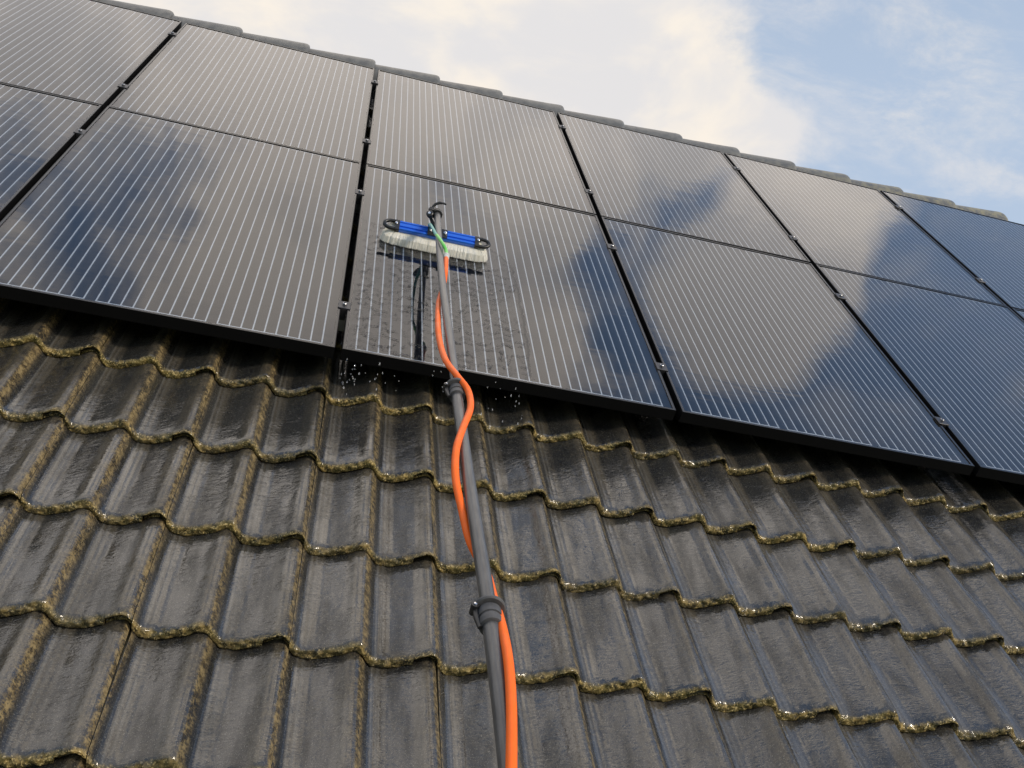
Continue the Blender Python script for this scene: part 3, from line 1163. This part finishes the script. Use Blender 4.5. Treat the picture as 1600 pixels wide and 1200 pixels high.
# the tube leaves the brush head under the pole
GP0 = [(0.244, 0.845, 0.074), (0.230, 0.775, 0.108), (0.2262, 0.690, 0.142)] + GP[:2]
h = MB().tube(spline(GP0 + [(0.2430, 0.528, 0.1705)], 6), 0.0052, 12).xf(THI)
h.build('teal_tube', TEAL, th, True)
h = MB().tube(spline([(0.2395, 0.543, 0.1688)] + GP[2:], 6), 0.0056, 12).xf(THI)
h.build('green_tube', GREEN, th, True)
cn = MB()
cp, cd = Vector((0.2685, 0.412, 0.1640)), (Vector(HP[0]) - Vector((0.269, 0.4200, 0.164))).normalized()
cn.lathe(cp, cd, [(-0.004, 0.0062), (0.0, 0.0092), (0.008, 0.0098), (0.009, 0.0082), (0.013, 0.0082), (0.014, 0.0098), (0.024, 0.0098), (0.027, 0.0080)], 18)
cn.xf(THI)
cn.build('hose_connector', simple('grey_connector', (0.55, 0.56, 0.54), 0.35), th, True)

# ------------------------------------------------------------------ water running over the glass
OUT = [(0.545, 0.012), (0.562, 0.20), (0.567, 0.40), (0.567, 0.62), (0.562, 0.78), (0.548, 0.86), (0.515, 0.915), (0.47, 0.95), (0.40, 0.90), (0.30, 0.87),
       (0.20, 0.87), (0.12, 0.93), (0.085, 0.965), (0.04, 0.955), (0.012, 0.93), (0.011, 0.5), (0.011, 0.012)]


def inside_dist(x, y):
    ins = False
    best = 9.0
    n = len(OUT)
    for i in range(n):
        x1, y1 = OUT[i]
        x2, y2 = OUT[(i + 1) % n]
        if (y1 > y) != (y2 > y) and x < (x2 - x1) * (y - y1) / (y2 - y1) + x1:
            ins = not ins
        dx, dy = x2 - x1, y2 - y1
        t = max(0, min(1, ((x - x1) * dx + (y - y1) * dy) / (dx * dx + dy * dy)))
        best = min(best, math.hypot(x - x1 - t * dx, y - y1 - t * dy))
    return best if ins else -best


wf = MB()
att = []
rims = []
idx = {}
NX, NY = 200, 300
for j in range(NY + 1):
    for i in range(NX + 1):
        x = 0.0105 + 0.565 * i / NX
        y = 0.011 + 0.95 * j / NY
        dd = inside_dist(x, y) + 0.008 * noise.fractal(Vector((x * 30, y * 18, 2)), 1, 2, 3)
        if x < 0.03 or y < 0.03:
            dd = max(dd, 0.004)
        if dd > -0.001:
            idx[(i, j)] = len(wf.v)
            z = 0.0004 + 0.0010 * sstep(-0.001, 0.010, dd)
            z += 0.00035 * noise.fractal(Vector((x * 40, y * 90, 5)), 1, 2, 3) * sstep(0, .02, dd)
            wf.v.append((x, y, z))
            att.append(sstep(0.0, 0.02, dd))
            rims.append(math.exp(-((dd - 0.006) / 0.004) ** 2) if x > 0.04 and y > 0.04 else 0.0)
for j in range(NY):
    for i in range(NX):
        q = [(i, j), (i + 1, j), (i + 1, j + 1), (i, j + 1)]
        if all(k_ in idx for k_ in q):
            wf.f.append(tuple(idx[k_] for k_ in q))
wo = wf.build('water_film', FILM, None, True)
at = wo.data.attributes.new('film', 'FLOAT', 'POINT')
at.data.foreach_set('value', att)
at = wo.data.attributes.new('rim', 'FLOAT', 'POINT')
at.data.foreach_set('value', rims)
wo.matrix_world = M
wo['kind'] = 'stuff'
wo['label'] = 'rippled film of rinse water running down the glass below the brush'
wo['category'] = 'water'

# ------------------------------------------------------------------ falling drops
def drop_mesh(r, st):
    vs, fs = [], []
    nu, nv = 10, 8
    vs.append((0, 0, r * st))
    for j in range(1, nv):
        a = math.pi * j / nv
        for i in range(nu):
            b = 2 * math.pi * i / nu
            vs.append((r * math.sin(a) * math.cos(b), r * math.sin(a) * math.sin(b), r * math.cos(a) * (st if a < math.pi / 2 else 1)))
    vs.append((0, 0, -r))
    for i in range(nu):
        fs.append((0, 1 + i, 1 + (i + 1) % nu))
        fs.append((len(vs) - 1, 1 + (nv - 2) * nu + (i + 1) % nu, 1 + (nv - 2) * nu + i))
    for j in range(nv - 2):
        for i in range(nu):
            a = 1 + j * nu
            fs.append((a + i, a + nu + i, a + nu + (i + 1) % nu, a + (i + 1) % nu))
    me = mesh('water_drop', vs, fs, True)
    me.materials.append(DROP)
    return me


DM = [drop_mesh(0.0014, 2.0), drop_mesh(0.0017, 3.2), drop_mesh(0.0010, 4.5), drop_mesh(0.0013, 1.2)]
rd = random.Random(11)
clusters = [(0.035, 0.022, 24), (0.09, 0.03, 9), (0.285, 0.03, 6), (0.50, 0.035, 15), (0.44, 0.03, 4), (0.17, .04, 3)]
for cu, cs_, cnt in clusters:
    for _ in range(cnt):
        uu = rd.gauss(cu, cs_)
        if uu < 0.004:
            uu = 0.004 + rd.random() * 0.03
        drop_h = abs(rd.gauss(0.055, 0.035)) + 0.006
        drop_h = min(drop_h, 0.118)
        p = Vector((uu, -0.0035 - rd.random() * 0.006, -0.003)) + GRAV * drop_h
        o = bpy.data.objects.new('water_drop', DM[rd.randrange(4)])
        link(o)
        o.location = M @ p
        s = rd.uniform(0.7, 1.3)
        o.scale = (s, s, s)
        o['label'] = 'clear water drop falling from the lower edge of the wet panel'
        o['category'] = 'water drop'
        o['group'] = 'drops falling below the wet panel'
